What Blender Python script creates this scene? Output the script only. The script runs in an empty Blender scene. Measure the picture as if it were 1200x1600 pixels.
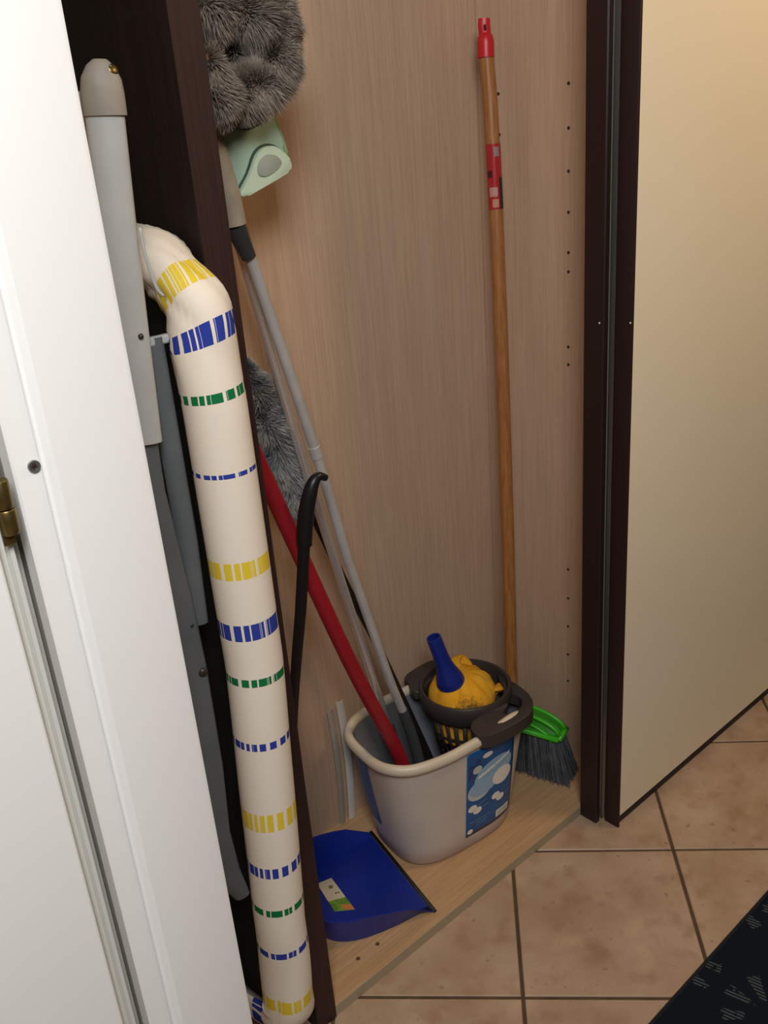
import bpy, bmesh, math, random
from mathutils import Vector, Matrix, noise
random.seed(7)
S = bpy.context.scene
COL = S.collection

# ---------------------------------------------------------------- camera, light, exposure
def camera():
    c = bpy.data.cameras.new('camera'); o = bpy.data.objects.new('camera', c); COL.objects.link(o)
    pitch, roll, yaw = (math.radians(a) for a in (23.1334, -4.7578, 40.2347))
    f = Vector((math.sin(yaw)*math.cos(pitch), math.cos(yaw)*math.cos(pitch), -math.sin(pitch)))
    r = Vector((math.cos(yaw), -math.sin(yaw), 0)); u = r.cross(f)
    r2 = r*math.cos(roll)+u*math.sin(roll); u2 = -r*math.sin(roll)+u*math.cos(roll)
    M = Matrix((r2, u2, -f)).transposed().to_4x4(); M.translation = (0, 0, 1.27)
    o.matrix_world = M
    c.sensor_fit = 'HORIZONTAL'; c.sensor_width = 36; c.lens = 36*1465.17/1200; c.clip_start = .01
    S.camera = o
camera()

def area(name, loc, target, sx, sy, power, col):
    l = bpy.data.lights.new(name, 'AREA'); l.shape = 'RECTANGLE'; l.size = sx; l.size_y = sy
    l.energy = power; l.color = col
    o = bpy.data.objects.new(name, l); COL.objects.link(o); o.location = loc
    o.rotation_euler = (Vector(target)-Vector(loc)).to_track_quat('-Z', 'Y').to_euler()
    return o
w = bpy.data.worlds.new('world'); S.world = w; w.use_nodes = True
w.node_tree.nodes['Background'].inputs[0].default_value = (.75, .82, 1, 1)
w.node_tree.nodes['Background'].inputs[1].default_value = .3
area('window_daylight', (-.22, -.40, 2.10), (.40, .9, 1.1), .6, .6, 24, (.97, .985, 1))
area('ceiling_lamp', (1.80, .02, 2.12), (1.6, .8, 1.4), .3, .3, 9, (1, .68, .38))
S.view_settings.view_transform = 'Standard'; S.view_settings.look = 'None'
S.view_settings.exposure = .25; S.view_settings.gamma = 1; S.view_settings.use_curve_mapping = False

# ---------------------------------------------------------------- materials
def lin(h):
    h = h.lstrip('#'); v = [int(h[i:i+2], 16)/255 for i in (0, 2, 4)]
    return tuple((c/12.92 if c <= .04045 else ((c+.055)/1.055)**2.4) for c in v)+(1,)
def mat(name, base, rough=.5, metal=0, spec=None, **kw):
    m = bpy.data.materials.new(name); m.use_nodes = True
    b = m.node_tree.nodes['Principled BSDF']
    b.inputs['Base Color'].default_value = lin(base)
    b.inputs['Roughness'].default_value = rough; b.inputs['Metallic'].default_value = metal
    if spec is not None: b.inputs['Specular IOR Level'].default_value = spec
    for k, v in kw.items(): b.inputs[k.replace('_', ' ')].default_value = v
    return m
def N(m, t, **kw):
    n = m.node_tree.nodes.new(t)
    for k, v in kw.items(): setattr(n, k, v)
    return n
def L(m, a, b): m.node_tree.links.new(a, b)
def noisy(name, c1, c2, rough=.5, scale=(1, 1, 1), nscale=5, detail=6, lo=.3, hi=.7, bump=0, metal=0, spec=None, coord='Object'):
    m = mat(name, c1, rough, metal, spec)
    b = m.node_tree.nodes['Principled BSDF']
    if coord == 'World': src = N(m, 'ShaderNodeNewGeometry').outputs['Position']
    else: src = N(m, 'ShaderNodeTexCoord').outputs[coord]
    mp = N(m, 'ShaderNodeMapping'); mp.inputs['Scale'].default_value = scale; L(m, src, mp.inputs[0])
    nz = N(m, 'ShaderNodeTexNoise'); nz.inputs['Scale'].default_value = nscale; nz.inputs['Detail'].default_value = detail
    L(m, mp.outputs[0], nz.inputs['Vector'])
    cr = N(m, 'ShaderNodeValToRGB'); cr.color_ramp.elements[0].position = lo; cr.color_ramp.elements[1].position = hi
    cr.color_ramp.elements[0].color = lin(c1); cr.color_ramp.elements[1].color = lin(c2)
    L(m, nz.outputs['Fac'], cr.inputs[0]); L(m, cr.outputs[0], b.inputs['Base Color'])
    if bump:
        bp = N(m, 'ShaderNodeBump'); bp.inputs['Strength'].default_value = bump; bp.inputs['Distance'].default_value = .002
        L(m, nz.outputs['Fac'], bp.inputs['Height']); L(m, bp.outputs[0], b.inputs['Normal'])
    m['ramp'] = cr.name; m['noise'] = nz.name
    return m
def layer(m, color, scale, nscale, lo, hi, detail=3, coord='World', amount=1.0):
    """blend another colour over the base through a second noise"""
    b = m.node_tree.nodes['Principled BSDF']
    lk = b.inputs['Base Color'].links[0]; src = lk.from_socket
    pos = N(m, 'ShaderNodeNewGeometry').outputs['Position'] if coord == 'World' else N(m, 'ShaderNodeTexCoord').outputs[coord]
    mp = N(m, 'ShaderNodeMapping'); mp.inputs['Scale'].default_value = scale; L(m, pos, mp.inputs[0])
    nz = N(m, 'ShaderNodeTexNoise'); nz.inputs['Scale'].default_value = nscale; nz.inputs['Detail'].default_value = detail
    L(m, mp.outputs[0], nz.inputs['Vector'])
    mr = N(m, 'ShaderNodeMapRange'); mr.inputs[1].default_value = lo; mr.inputs[2].default_value = hi
    mr.inputs[4].default_value = amount
    L(m, nz.outputs['Fac'], mr.inputs[0])
    mx = N(m, 'ShaderNodeMix', data_type='RGBA'); mx.inputs[7].default_value = lin(color)
    L(m, mr.outputs[0], mx.inputs[0]); L(m, src, mx.inputs[6]); L(m, mx.outputs[2], b.inputs['Base Color'])
    return m

OAK = noisy('oak_laminate', '#b8997f', '#c5a78b', .5, (40, 40, .9), 6, 5, .3, .7, .12, coord='World')
layer(OAK, '#a08068', (260, 260, 3.2), 5, .5, .72, 4, amount=.5)
layer(OAK, '#c8ad93', (9, 9, .5), 3, .5, .75, 2, amount=.3)
SHELF = noisy('shelf_laminate', '#b08b62', '#c29e76', .5, (1.6, 45, 45), 6, 5, .3, .7, .1, coord='World')
WENGE = noisy('wenge_veneer', '#1d1513', '#291c19', .55, (60, 60, 1), 5, 5, .3, .7, .1, coord='World', spec=.25)
WENGE_EDGE = noisy('wenge_edge', '#2d1e1c', '#38241f', .5, (60, 60, 1), 5, 5, .3, .7, .1, coord='World', spec=.3)
CREAM = noisy('cream_door_lacquer', '#e9dcc0', '#ece0c6', .38, (1, 1, 1), 3, 3, .3, .7, .02, coord='World', spec=.35)
ALU = mat('aluminium_strip', '#8b8a8c', .35, .9)
WHITE = mat('white_gloss_paint', '#f7f5f1', .35)
WHITE2 = mat('grey_white_paint', '#d9d8d0', .45)
WALL = noisy('wall_plaster', '#e8e2d6', '#eee9de', .9, (1, 1, 1), 12, 4)
BRASS = noisy('aged_brass', '#6e5c34', '#8c7a4a', .38, (1, 1, 1), 60, 3, metal=.9)
STEEL = mat('screw_steel', '#8d8d8d', .35, .8)
DARKHOLE = mat('dark_hole', '#3a2115', .9)
BLACK = mat('black_plastic', '#17171a', .38, spec=.4)
BLACKMATT = mat('black_rod', '#1d1815', .5)
RUBBER = mat('black_rubber', '#0e0e10', .6)

# ---------------------------------------------------------------- object helpers
def tag(o, label=None, cat=None, group=None, kind=None):
    if label: o['label'] = label
    if cat: o['category'] = cat
    if group: o['group'] = group
    if kind: o['kind'] = kind
    return o
def empty(name, loc, label, cat, group=None):
    o = bpy.data.objects.new(name, None); COL.objects.link(o); o.location = loc; o.empty_display_size = .05
    return tag(o, label, cat, group)
def link(name, me, m, parent=None, loc=None):
    o = bpy.data.objects.new(name, me); COL.objects.link(o)
    if m and not me.materials: me.materials.append(m)
    if parent:
        o.parent = parent
        base = Vector(parent.location)
        if parent.parent: base = base+Vector(parent.parent.location)
        o.location = (Vector(loc) if loc else Vector((0, 0, 0)))-base      # mesh data are in world metres
    elif loc: o.location = loc
    return o
def finish(name, bm, m, parent=None, smooth=False, ang=None, loc=None):
    bmesh.ops.recalc_face_normals(bm, faces=bm.faces[:])
    me = bpy.data.meshes.new(name)
    for f in bm.faces: f.smooth = smooth
    bm.to_mesh(me); bm.free()
    if smooth and ang: me.set_sharp_from_angle(angle=math.radians(ang))
    return link(name, me, m, parent, loc)
def bx(bm, x0, x1, y0, y1, z0, z1, bev=0, M=None):
    vs = [bm.verts.new((x, y, z)) for x in (x0, x1) for y in (y0, y1) for z in (z0, z1)]
    fs = [bm.faces.new([vs[i] for i in q]) for q in ((0, 1, 3, 2), (4, 6, 7, 5), (0, 4, 5, 1), (2, 3, 7, 6), (0, 2, 6, 4), (1, 5, 7, 3))]
    if M: bmesh.ops.transform(bm, matrix=M, verts=vs)
    if bev:
        es = list({e for f in fs for e in f.edges})
        bmesh.ops.bevel(bm, geom=es, offset=bev, segments=2, affect='EDGES', profile=.5)
    return vs
def box(name, x0, x1, y0, y1, z0, z1, m, parent=None, bev=0, **kw):
    bm = bmesh.new(); bx(bm, x0, x1, y0, y1, z0, z1, bev); return finish(name, bm, m, parent, **kw)
def frames(pts):
    pts = [Vector(p) for p in pts]; T = []
    for i in range(len(pts)):
        a = pts[max(i-1, 0)]; b = pts[min(i+1, len(pts)-1)]; T.append((b-a).normalized())
    ref = Vector((0, 0, 1)) if abs(T[0].z) < .9 else Vector((1, 0, 0))
    n = (ref-T[0]*ref.dot(T[0])).normalized(); out = []
    for i in range(len(pts)):
        n = (n-T[i]*n.dot(T[i])).normalized(); out.append((pts[i], T[i], n, T[i].cross(n)))
    return out
def tube(bm, pts, r, seg=16, flat=1.0, cap=True, ref=None):
    rs = r if isinstance(r, (list, tuple)) else [r]*len(pts)
    rings = []
    for (p, t, n, b), rr in zip(frames(pts), rs):
        if ref is not None:
            n = (Vector(ref)-t*Vector(ref).dot(t)).normalized(); b = t.cross(n)
        rings.append([bm.verts.new(p+(n*math.cos(a)+b*math.sin(a)*flat)*rr) for a in [2*math.pi*k/seg for k in range(seg)]])
    for A, B in zip(rings, rings[1:]):
        for k in range(seg): bm.faces.new((A[k], A[(k+1) % seg], B[(k+1) % seg], B[k]))
    if cap: bm.faces.new(rings[0]); bm.faces.new(rings[-1])
    return rings
def smoothpath(pts, n=6):
    """Catmull-Rom through the points"""
    P = [Vector(p) for p in pts]; P = [P[0]*2-P[1]]+P+[P[-1]*2-P[-2]]; out = []
    for i in range(1, len(P)-2):
        for k in range(n):
            t = k/n; a, b, c, d = P[i-1], P[i], P[i+1], P[i+2]
            out.append(.5*((2*b)+(c-a)*t+(2*a-5*b+4*c-d)*t*t+(3*b-a-3*c+d)*t**3))
    out.append(P[-2]); return out
def prism(bm, poly, z0, z1, bev=0, M=None):
    a = [bm.verts.new((x, y, z0)) for x, y in poly]; b = [bm.verts.new((x, y, z1)) for x, y in poly]
    n = len(poly); fs = [bm.faces.new(a[::-1]), bm.faces.new(b)]
    for i in range(n): fs.append(bm.faces.new((a[i], a[(i+1) % n], b[(i+1) % n], b[i])))
    if bev: bmesh.ops.bevel(bm, geom=list({e for f in fs[:2] for e in f.edges}), offset=bev, segments=2, affect='EDGES', profile=.5)
    if M: bmesh.ops.transform(bm, matrix=M, verts=bm.verts[:])
    return fs
def lathe(bm, prof, seg=32, closed=False, fn=None):
    rings = []
    for r, z in prof:
        rings.append([bm.verts.new((r*math.cos(a)*(fn(a, r, z) if fn else 1), r*math.sin(a)*(fn(a, r, z) if fn else 1), z)) for a in [2*math.pi*k/seg for k in range(seg)]])
    for A, B in zip(rings, rings[1:]):
        for k in range(seg): bm.faces.new((A[k], A[(k+1) % seg], B[(k+1) % seg], B[k]))
    if closed:
        A, B = rings[-1], rings[0]
        for k in range(seg): bm.faces.new((A[k], A[(k+1) % seg], B[(k+1) % seg], B[k]))
    return rings
def to_axis(o, d, ref=(0, 0, 1)):
    """matrix taking local z to direction d at origin o"""
    d = Vector(d).normalized(); q = Vector((0, 0, 1)).rotation_difference(d)
    return Matrix.Translation(o) @ q.to_matrix().to_4x4()

# ---------------------------------------------------------------- the room
GROUT = noisy('grout', '#4a3825', '#5c4830', .9, (1, 1, 1), 30, 4, coord='World')
floor = box('floor', -1.6, 3.2, -2.2, 1.3, -.06, -.003, GROUT); tag(floor, kind='structure')
TILE = noisy('glazed_floor_tile', '#a5876c', '#bca189', .42, (1, 1, 1), 9, 7, .3, .72, .05, coord='World', spec=.35)
layer(TILE, '#8a6748', (1, 1, 1), 22, .52, .75, 8, amount=.55)
layer(TILE, '#c9b090', (1, 1, 1), 15, .55, .75, 8, amount=.5)
layer(TILE, '#77512f', (1, 1, 1), 60, .66, .74, 4, amount=.6)
def tile_mesh(a, b):
    bm = bmesh.new(); bx(bm, -a/2, a/2, -b/2, b/2, -.006, 0)
    top = [e for e in bm.edges if all(v.co.z > -.001 for v in e.verts)]
    bmesh.ops.bevel(bm, geom=top, offset=.0014, segments=1, affect='EDGES')
    bmesh.ops.recalc_face_normals(bm, faces=bm.faces[:])
    me = bpy.data.meshes.new('tile'); bm.to_mesh(me); bm.free(); me.materials.append(TILE); return me
TU, TV, TA = .2915, .309, math.radians(-45.95)
tm = tile_mesh(TU-.0058, TV-.0058)
e1 = Vector((math.cos(TA), math.sin(TA), 0)); e2 = Vector((-math.sin(TA), math.cos(TA), 0))
org = Vector((1.2055, .6935, 0))
for i in range(-14, 14):
    for j in range(-14, 14):
        c = org+e1*TU*(i+.5)+e2*TV*(j+.5)
        if -1.45 < c.x < 3.0 and -2.0 < c.y < 1.2:
            o = bpy.data.objects.new('tile', tm); COL.objects.link(o); o.parent = floor
            o.location = c+Vector((0, 0, random.uniform(-.0003, .0003))); o.rotation_euler[2] = TA
WALL2 = noisy('darkened_wall_paint', '#6d665d', '#757064', .9, (1, 1, 1), 12, 4)  # unseen walls and ceiling toned darker to cut bounced light
tag(box('ceiling', -1.6, 3.2, -2.2, 1.3, 2.5, 2.56, WALL2), kind='structure')
tag(box('wall_back', -1.6, 3.2, 1.24, 1.3, 0, 2.5, WALL), kind='structure')
tag(box('wall_right', 3.14, 3.2, -2.2, 1.24, 0, 2.5, WALL2), kind='structure')
tag(box('wall_front', -1.6, 3.2, -2.26, -2.2, 0, 2.5, WALL2), kind='structure')
tag(box('wall_left', -1.66, -1.6, -2.2, 1.3, 0, 2.5, WALL2), kind='structure')
# the wall that holds the white door (its right end stops at the niche)
tag(box('wall_left', .2, .284, .622, 1.24, 0, 2.5, WALL), kind='structure')
tag(box('wall_left', -1.6, .2, .622, .74, 2.1, 2.5, WALL), kind='structure')
tag(box('wall_left', -1.6, -.66, .622, .74, 0, 2.1, WALL), kind='structure')
# casing: flat inner band, stepped groove, broad outer face
def extr(name, prof, z0, z1, m, parent=None, smooth=True):
    bm = bmesh.new(); prism(bm, prof, z0, z1); return finish(name, bm, m, parent, smooth=smooth, ang=32)
cas = [(.1945, .6215), (.1945, .6055), (.196, .6035), (.2125, .603), (.2145, .6045), (.2160, .6045), (.2175, .6025), (.2195, .6000), (.2215, .5985),
       (.284, .5975), (.2875, .599), (.289, .603), (.289, .6215)]
tr = extr('trim_1', cas, 0, 2.16, WHITE); tag(tr, kind='structure')
tag(box('trim_2', -.66, .1945, .598, .6215, 2.07, 2.16, WHITE, bev=.003), kind='structure')
jamb = [(.1745, .66), (.1745, .6105), (.1755, .609), (.1785, .609), (.1795, .6125), (.1805, .6125), (.1815, .609), (.1845, .609), (.1855, .614), (.186, .632), (.1945, .632), (.1945, .66)]
tag(extr('trim_3', jamb, 0, 2.08, WHITE2), kind='structure')
door1 = tag(box('door_1', -.64, .1722, .600, .642, .006, 2.06, WHITE, bev=.002), kind='structure')
# screw in the casing
sc = empty('screw', (.2085, .603, 1.070), 'small steel countersunk screw head in the white door casing above the brass hinge', 'screw')
bm = bmesh.new(); lathe(bm, [(0.0001, .0), (.0014, .0), (.0016, .0010), (.0040, .0016), (.0044, .0008), (.0044, -.002)], 20)
bmesh.ops.transform(bm, matrix=to_axis((.2085, .603, 1.070), (0, -1, 0)), verts=bm.verts[:]); finish('screw_head', bm, STEEL, sc, smooth=True, ang=40)
bm = bmesh.new()
for a in (.4, .4+math.pi/2):
    bx(bm, -.0022, .0022, -.0016, -.0010, -.0004, .0004, M=Matrix.Translation((.2085, .603, 1.070)) @ Matrix.Rotation(a, 4, 'Y'))
finish('cross_slot', bm, DARKHOLE, sc)
# hinge
hg = empty('door_hinge', (.185, .604, 1.03), 'aged brass hinge knuckle in the gap between the white door and its casing', 'hinge')
def knuckle(z0, z1, cx):
    bm = bmesh.new(); lathe(bm, [(.0001, z0), (.0058, z0), (.0064, z0+.001), (.0064, z1-.001), (.0058, z1), (.0001, z1)], 24)
    bmesh.ops.translate(bm, vec=(cx, .6025, 0), verts=bm.verts[:]); return finish('knuckle', bm, BRASS, hg, smooth=True, ang=40)
knuckle(1.030, 1.0475, .1835); knuckle(1.0485, 1.068, .1832)
box('hinge_leaf', .1775, .1855, .603, .6045, 1.022, 1.068, BRASS, hg)

# ---------------------------------------------------------------- wardrobe
YF, YB, XL, XR = .87, 1.178, .5565, 1.28
wd = empty('wardrobe', (.9, 1.0, 0), 'tall dark wenge wardrobe with oak laminate interior and cream sliding doors pushed to the right', 'wardrobe')
sp = box('side_panel', .521, XL, YF, 1.22, 0, 2.25, WENGE, wd); sp['label'] = 'dark wenge left side panel of the wardrobe'
eb = box('edge_band', .521, XL, YF-.0012, YF, 0, 2.25, WENGE_EDGE, sp)
lin_ = box('interior_lining', XL, XL+.002, YF+.02, YB, .02, 2.23, OAK, sp)
box('back_panel', XL, XR-.0012, YB, YB+.02, 0, 2.25, OAK, wd); box('back_panel', XR, 2.08, YB, YB+.02, 0, 2.25, OAK, wd)
rp = box('side_panel', XR, XR+.02, YF+.002, YB, 0, 2.25, OAK, wd); rp['label'] = 'light oak partition panel with shelf pin holes'
box('side_panel', 2.08, 2.11, YF, 1.22, 0, 2.25, WENGE, wd)
box('top_panel', XL, 2.08, YF, YB, 2.22, 2.25, WENGE, wd)
bp = box('bottom_panel', XL, XR, YF+.0012, YB, .0, .020, SHELF, wd, bev=.0006)
box('edge_band', XL, XR, YF, YF+.0012, .0, .0195, mat('shelf_edge_band', '#a3957b', .45), bp)
box('bottom_panel', XR+.02, 2.08, YF, YB, 0, .02, SHELF, wd)
# shelf pin holes: shallow ringed sockets
bm = bmesh.new()
pins = [(.988, z) for z in (1.286, 1.222, 1.158, 1.095, 1.031, 1.0, .873, .842, .445, .383, .321, .257, .195)]+[(1.132, z) for z in (1.28, 1.217, 1.154, 1.09)]
for y, z in pins:
    r = lathe(bm, [(.0001, .0002), (.0019, .0002), (.0026, .0006), (.0027, 0)], 12)
    bmesh.ops.transform(bm, matrix=to_axis((XR, y, z), (-1, 0, 0)), verts=[v for q in r for v in q])
ph = finish('shelf_pin_hole', bm, DARKHOLE, rp); ph['kind'] = 'stuff'
for x, y in ((.680, .911), (.639, .912)):
    bm = bmesh.new(); lathe(bm, [(.0001, .0004), (.0026, .0004), (.0034, .0009), (.0036, 0)], 14)
    bmesh.ops.translate(bm, vec=(x, y, .020), verts=bm.verts[:]); finish('cam_hole', bm, mat('hole_plug', '#5d4428', .6), bp, smooth=True)
# sliding doors
DW = mat('door_profile_dark', '#2a1a19', .42, spec=.35)
d1 = box('sliding_door', 1.1700, 1.70, .842, .862, .02, 2.2, CREAM, wd)
extr('edge_profile', [(1.1655, .870), (1.1655, .836), (1.1672, .834), (1.1764, .834), (1.1764, .870)], .001, 2.2, DW, d1)
d2 = box('sliding_door', 1.1885, 2.12, .7975, .820, .026, 2.2, CREAM, wd)
extr('edge_profile', [(1.1860, .829), (1.1838, .827), (1.1838, .7985), (1.1848, .7968), (1.1880, .7968), (1.1880, .829)], .001, 2.2, DW, d2)
extr('metal_strip', [(1.1765, .832), (1.1765, .8285), (1.1805, .8265), (1.1825, .8285), (1.1825, .832)], .012, 2.2, ALU, d1)
box('bottom_rail', 1.19, 2.12, .802, .816, .004, .026, mat('rail_black', '#1b1614', .6), d2)  # near-black bar under the front door panel
for x, y, z in ((1.1655, .842, .952), (1.1838, .800, .953)):
    bm = bmesh.new(); lathe(bm, [(.0001, .0006), (.0012, .0005), (.0016, 0)], 10)
    bmesh.ops.transform(bm, matrix=to_axis((x, y, z), (-1, 0, 0)), verts=bm.verts[:]); finish('screw_cap', bm, mat('white_cap', '#e6e0d8', .5), d1 if x < 1.17 else d2)

# ---------------------------------------------------------------- rug
def rug():
    m = mat('rug_pile', '#141b22', .95, spec=.1); b = m.node_tree.nodes['Principled BSDF']
    geo = N(m, 'ShaderNodeNewGeometry'); sep = N(m, 'ShaderNodeSeparateXYZ'); L(m, geo.outputs['Position'], sep.inputs[0])
    def mth(op, a, c=None):
        n = N(m, 'ShaderNodeMath', operation=op)
        for k, v in enumerate((a, c)):
            if v is None: continue
            if isinstance(v, (int, float)): n.inputs[k].default_value = v
            else: L(m, v, n.inputs[k])
        return n.outputs[0]
    # leaf-like fans: arcs around repeated centres, each drawn with short woven strokes
    fx = mth('SUBTRACT', mth('FRACT', mth('MULTIPLY', mth('ADD', sep.outputs[0], .045), 6.2)), .5)
    fy = mth('SUBTRACT', mth('FRACT', mth('MULTIPLY', mth('ADD', sep.outputs[1], .0), 6.2)), .5)
    r = mth('SQRT', mth('ADD', mth('MULTIPLY', fx, fx), mth('MULTIPLY', fy, fy)))
    ang = mth('ARCTAN2', fy, fx)
    petals = mth('GREATER_THAN', mth('SINE', mth('MULTIPLY', ang, 9)), .25)
    ringm = mth('MULTIPLY', mth('GREATER_THAN', r, .17), mth('LESS_THAN', r, .44))
    weave = mth('GREATER_THAN', mth('SINE', mth('MULTIPLY', mth('ADD', mth('MULTIPLY', sep.outputs[0], .96), mth('MULTIPLY', sep.outputs[1], .25)), 1150)), .0)
    nz = N(m, 'ShaderNodeTexNoise'); nz.inputs['Scale'].default_value = 45; L(m, geo.outputs['Position'], nz.inputs['Vector'])
    nm = mth('GREATER_THAN', nz.outputs['Fac'], .44)
    msk = mth('MULTIPLY', mth('MULTIPLY', petals, ringm), mth('MULTIPLY', weave, nm))
    mx = N(m, 'ShaderNodeMix', data_type='RGBA'); mx.inputs[6].default_value = lin('#141b23'); mx.inputs[7].default_value = lin('#4a5154')
    L(m, msk, mx.inputs[0]); L(m, mx.outputs[2], b.inputs['Base Color'])
    bm = bmesh.new(); bx(bm, .2, 2.2, -.35, .521, .0008, .0075, .0015)
    o = finish('floor_rug', bm, m, smooth=True, ang=40); tag(o, 'dark navy rug with woven grey leaf pattern lying on the beige tiles', 'rug')
    bm = bmesh.new(); bx(bm, .198, 2.202, .5185, .5245, .0008, .0082, .0015); finish('bound_edge', bm, mat('rug_binding', '#0d0f14', .9), o)
rug()

# ---------------------------------------------------------------- ironing board
def ironing_board():
    root = empty('ironing_board', (.47, .9, 0), 'folded ironing board in cream striped cover standing on end beside the dark wardrobe', 'ironing board')
    # cover material : UV u = around the rim, v = height
    m = mat('striped_cotton', '#e9dcc8', .85, spec=.15); b = m.node_tree.nodes['Principled BSDF']
    uv = N(m, 'ShaderNodeUVMap'); sep = N(m, 'ShaderNodeSeparateXYZ'); L(m, uv.outputs[0], sep.inputs[0])
    bands = [(1.140, .026, 'y'), (1.0792, .022, 'b'), (1.0189, .0125, 'g'), (.9345, .008, 'b'), (.8262, .022, 'y'), (.749, .0165, 'b'), (.6815, .0115, 'g'),
             (.5956, .008, 'b'), (.4876, .022, 'y'), (.4126, .0165, 'b'), (.3478, .0115, 'g'), (.2778, .008, 'b'), (.1865, .022, 'y'), (.128, .0165, 'b')]
    cols = {'y': '#e3c63a', 'b': '#2f3f9a', 'g': '#12703f'}
    cr = N(m, 'ShaderNodeValToRGB'); R = cr.color_ramp; R.interpolation = 'CONSTANT'
    R.elements[0].position = 0; R.elements[0].color = (1, 1, 1, 0); R.elements[1].position = .999; R.elements[1].color = (1, 1, 1, 0)
    for z, t, k in sorted(bands):
        e = R.elements.new((z-t/2)/1.3); c = lin(cols[k]); e.color = (c[0], c[1], c[2], 1)
        e = R.elements.new((z+t/2)/1.3); e.color = (c[0], c[1], c[2], 0)
    dv = N(m, 'ShaderNodeMath', operation='DIVIDE'); dv.inputs[1].default_value = 1.3; L(m, sep.outputs[1], dv.inputs[0]); L(m, dv.outputs[0], cr.inputs[0])
    # bar-code like breaks along the band
    ml = N(m, 'ShaderNodeMath', operation='MULTIPLY_ADD'); ml.inputs[1].default_value = 4.0; ml.inputs[2].default_value = .55; L(m, sep.outputs[1], ml.inputs[0])
    sn = N(m, 'ShaderNodeMath', operation='FLOOR'); L(m, ml.outputs[0], sn.inputs[0])
    cb = N(m, 'ShaderNodeCombineXYZ'); L(m, sep.outputs[0], cb.inputs[0]); L(m, sn.outputs[0], cb.inputs[1])
    sc = N(m, 'ShaderNodeVectorMath', operation='MULTIPLY'); sc.inputs[1].default_value = (1, 3.7, 1); L(m, cb.outputs[0], sc.inputs[0])
    vo = N(m, 'ShaderNodeTexVoronoi', voronoi_dimensions='2D', feature='F1'); vo.inputs['Scale'].default_value = 1
    nz = N(m, 'ShaderNodeTexNoise', noise_dimensions='2D'); nz.inputs['Scale'].default_value = 130; nz.inputs['Detail'].default_value = 2.5; L(m, sc.outputs[0], nz.inputs['Vector'])
    gt = N(m, 'ShaderNodeMath', operation='LESS_THAN'); gt.inputs[1].default_value = .555; L(m, nz.outputs['Fac'], gt.inputs[0])
    mk = N(m, 'ShaderNodeMath', operation='MULTIPLY'); L(m, gt.outputs[0], mk.inputs[0]); L(m, cr.outputs['Alpha'], mk.inputs[1])
    mx = N(m, 'ShaderNodeMix', data_type='RGBA'); mx.inputs[6].default_value = lin('#ebdfce')
    L(m, mk.outputs[0], mx.inputs[0]); L(m, cr.outputs['Color'], mx.inputs[7]); L(m, mx.outputs[2], b.inputs['Base Color'])
    wv = N(m, 'ShaderNodeTexNoise'); wv.inputs['Scale'].default_value = 700; geo = N(m, 'ShaderNodeNewGeometry'); L(m, geo.outputs['Position'], wv.inputs['Vector'])
    bpn = N(m, 'ShaderNodeBump'); bpn.inputs['Strength'].default_value = .12; bpn.inputs['Distance'].default_value = .001; L(m, wv.outputs['Fac'], bpn.inputs['Height']); L(m, bpn.outputs[0], b.inputs['Normal'])
    # rim path in (Y, Z): straight front edge, rounded top and bottom, then the far edge
    def xc(z): return .4800 if z > .7 else .4800-(.7-z)*.052
    path = []
    y0, z0, z1 = .822, .165, 1.062; W = .30
    ra, rb = .15, .085; rc = .080
    n = 18
    for k in range(n+1):                                   # bottom, from the middle to the near edge
        a = math.pi/2*k/n; path.append((y0+ra-ra*math.sin(a), z0-.045*math.cos(a)))
    for k in range(1, 60): path.append((y0, z0+(z1-z0)*k/60))
    for k in range(n+1):
        a = math.pi/2*k/n; path.append((y0+rc-rc*math.cos(a), z1+rb*math.sin(a)))
    for k in range(1, 12): path.append((y0+rc+(2*ra-2*rc)*k/12, z1+rb))
    for k in range(0, n+1):
        a = math.pi/2*k/n; path.append((y0+2*ra-rc+rc*math.sin(a), z1+rb*math.cos(a)))
    for k in range(1, 40): path.append((y0+2*ra, z1-(z1-z0)*k/40))
    for k in range(n):
        a = math.pi/2*k/n; path.append((y0+ra+ra*math.cos(a), z0-.045*math.sin(a)))
    P = [Vector((xc(z), y, z)) for y, z in path]; n = len(P); cen = Vector((.48, y0+ra, .63))
    bm = bmesh.new(); uvl = bm.loops.layers.uv.new('UVMap'); seg = 26; rings = []; info = {}
    s = 0
    for i in range(n):
        T = (P[(i+1) % n]-P[i-1]).normalized(); side = Vector((1, 0, 0)); side = (side-T*side.dot(T)).normalized()
        out = T.cross(side)
        if out.dot(P[i]-cen) < 0: out = -out
        # C-shaped wrap : from the inside of the underside hem, round the edge, to the flat top side
        ring = []
        for k in range(seg):
            t = k/(seg-1); a = math.radians(-128+250*t)
            rx, ro = .0335, .034
            px = math.sin(a)*rx; po = math.cos(a)*ro
            h = P[i].z
            wr = 0
            f_top = max(0, min(1, (h-1.0)/.12)); f_bot = max(0, min(1, (.34-h)/.2))
            q = (noise.noise(Vector((i*.16, t*2.6, 3)))*.0075+noise.noise(Vector((i*.05+t*2.2, t*1.2, 8)))*.006)
            wr = 1.25*q*max(f_top, f_bot*1.1)+noise.noise(Vector((i*.11, t*2, 5)))*.0006
            crease = math.sin((i*.42+t*7.5))*.0026*f_top+math.sin((i*.5-t*6))*.0026*f_bot
            wr += crease
            ph = (i*.13+t*4.2) % 1.6; wr -= .0060*f_top*math.exp(-((ph-.8)/.13)**2)*(1-t*.7)
            ph = (i*.09-t*3.1) % 1.9; wr -= .0050*f_bot*math.exp(-((ph-.9)/.15)**2)*(1-t)
            if t < .12: wr += math.sin(i*1.7)*.0012*f_top
            v = P[i]+side*px*(1+wr/.034)+out*po*(1+wr/.034)
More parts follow.
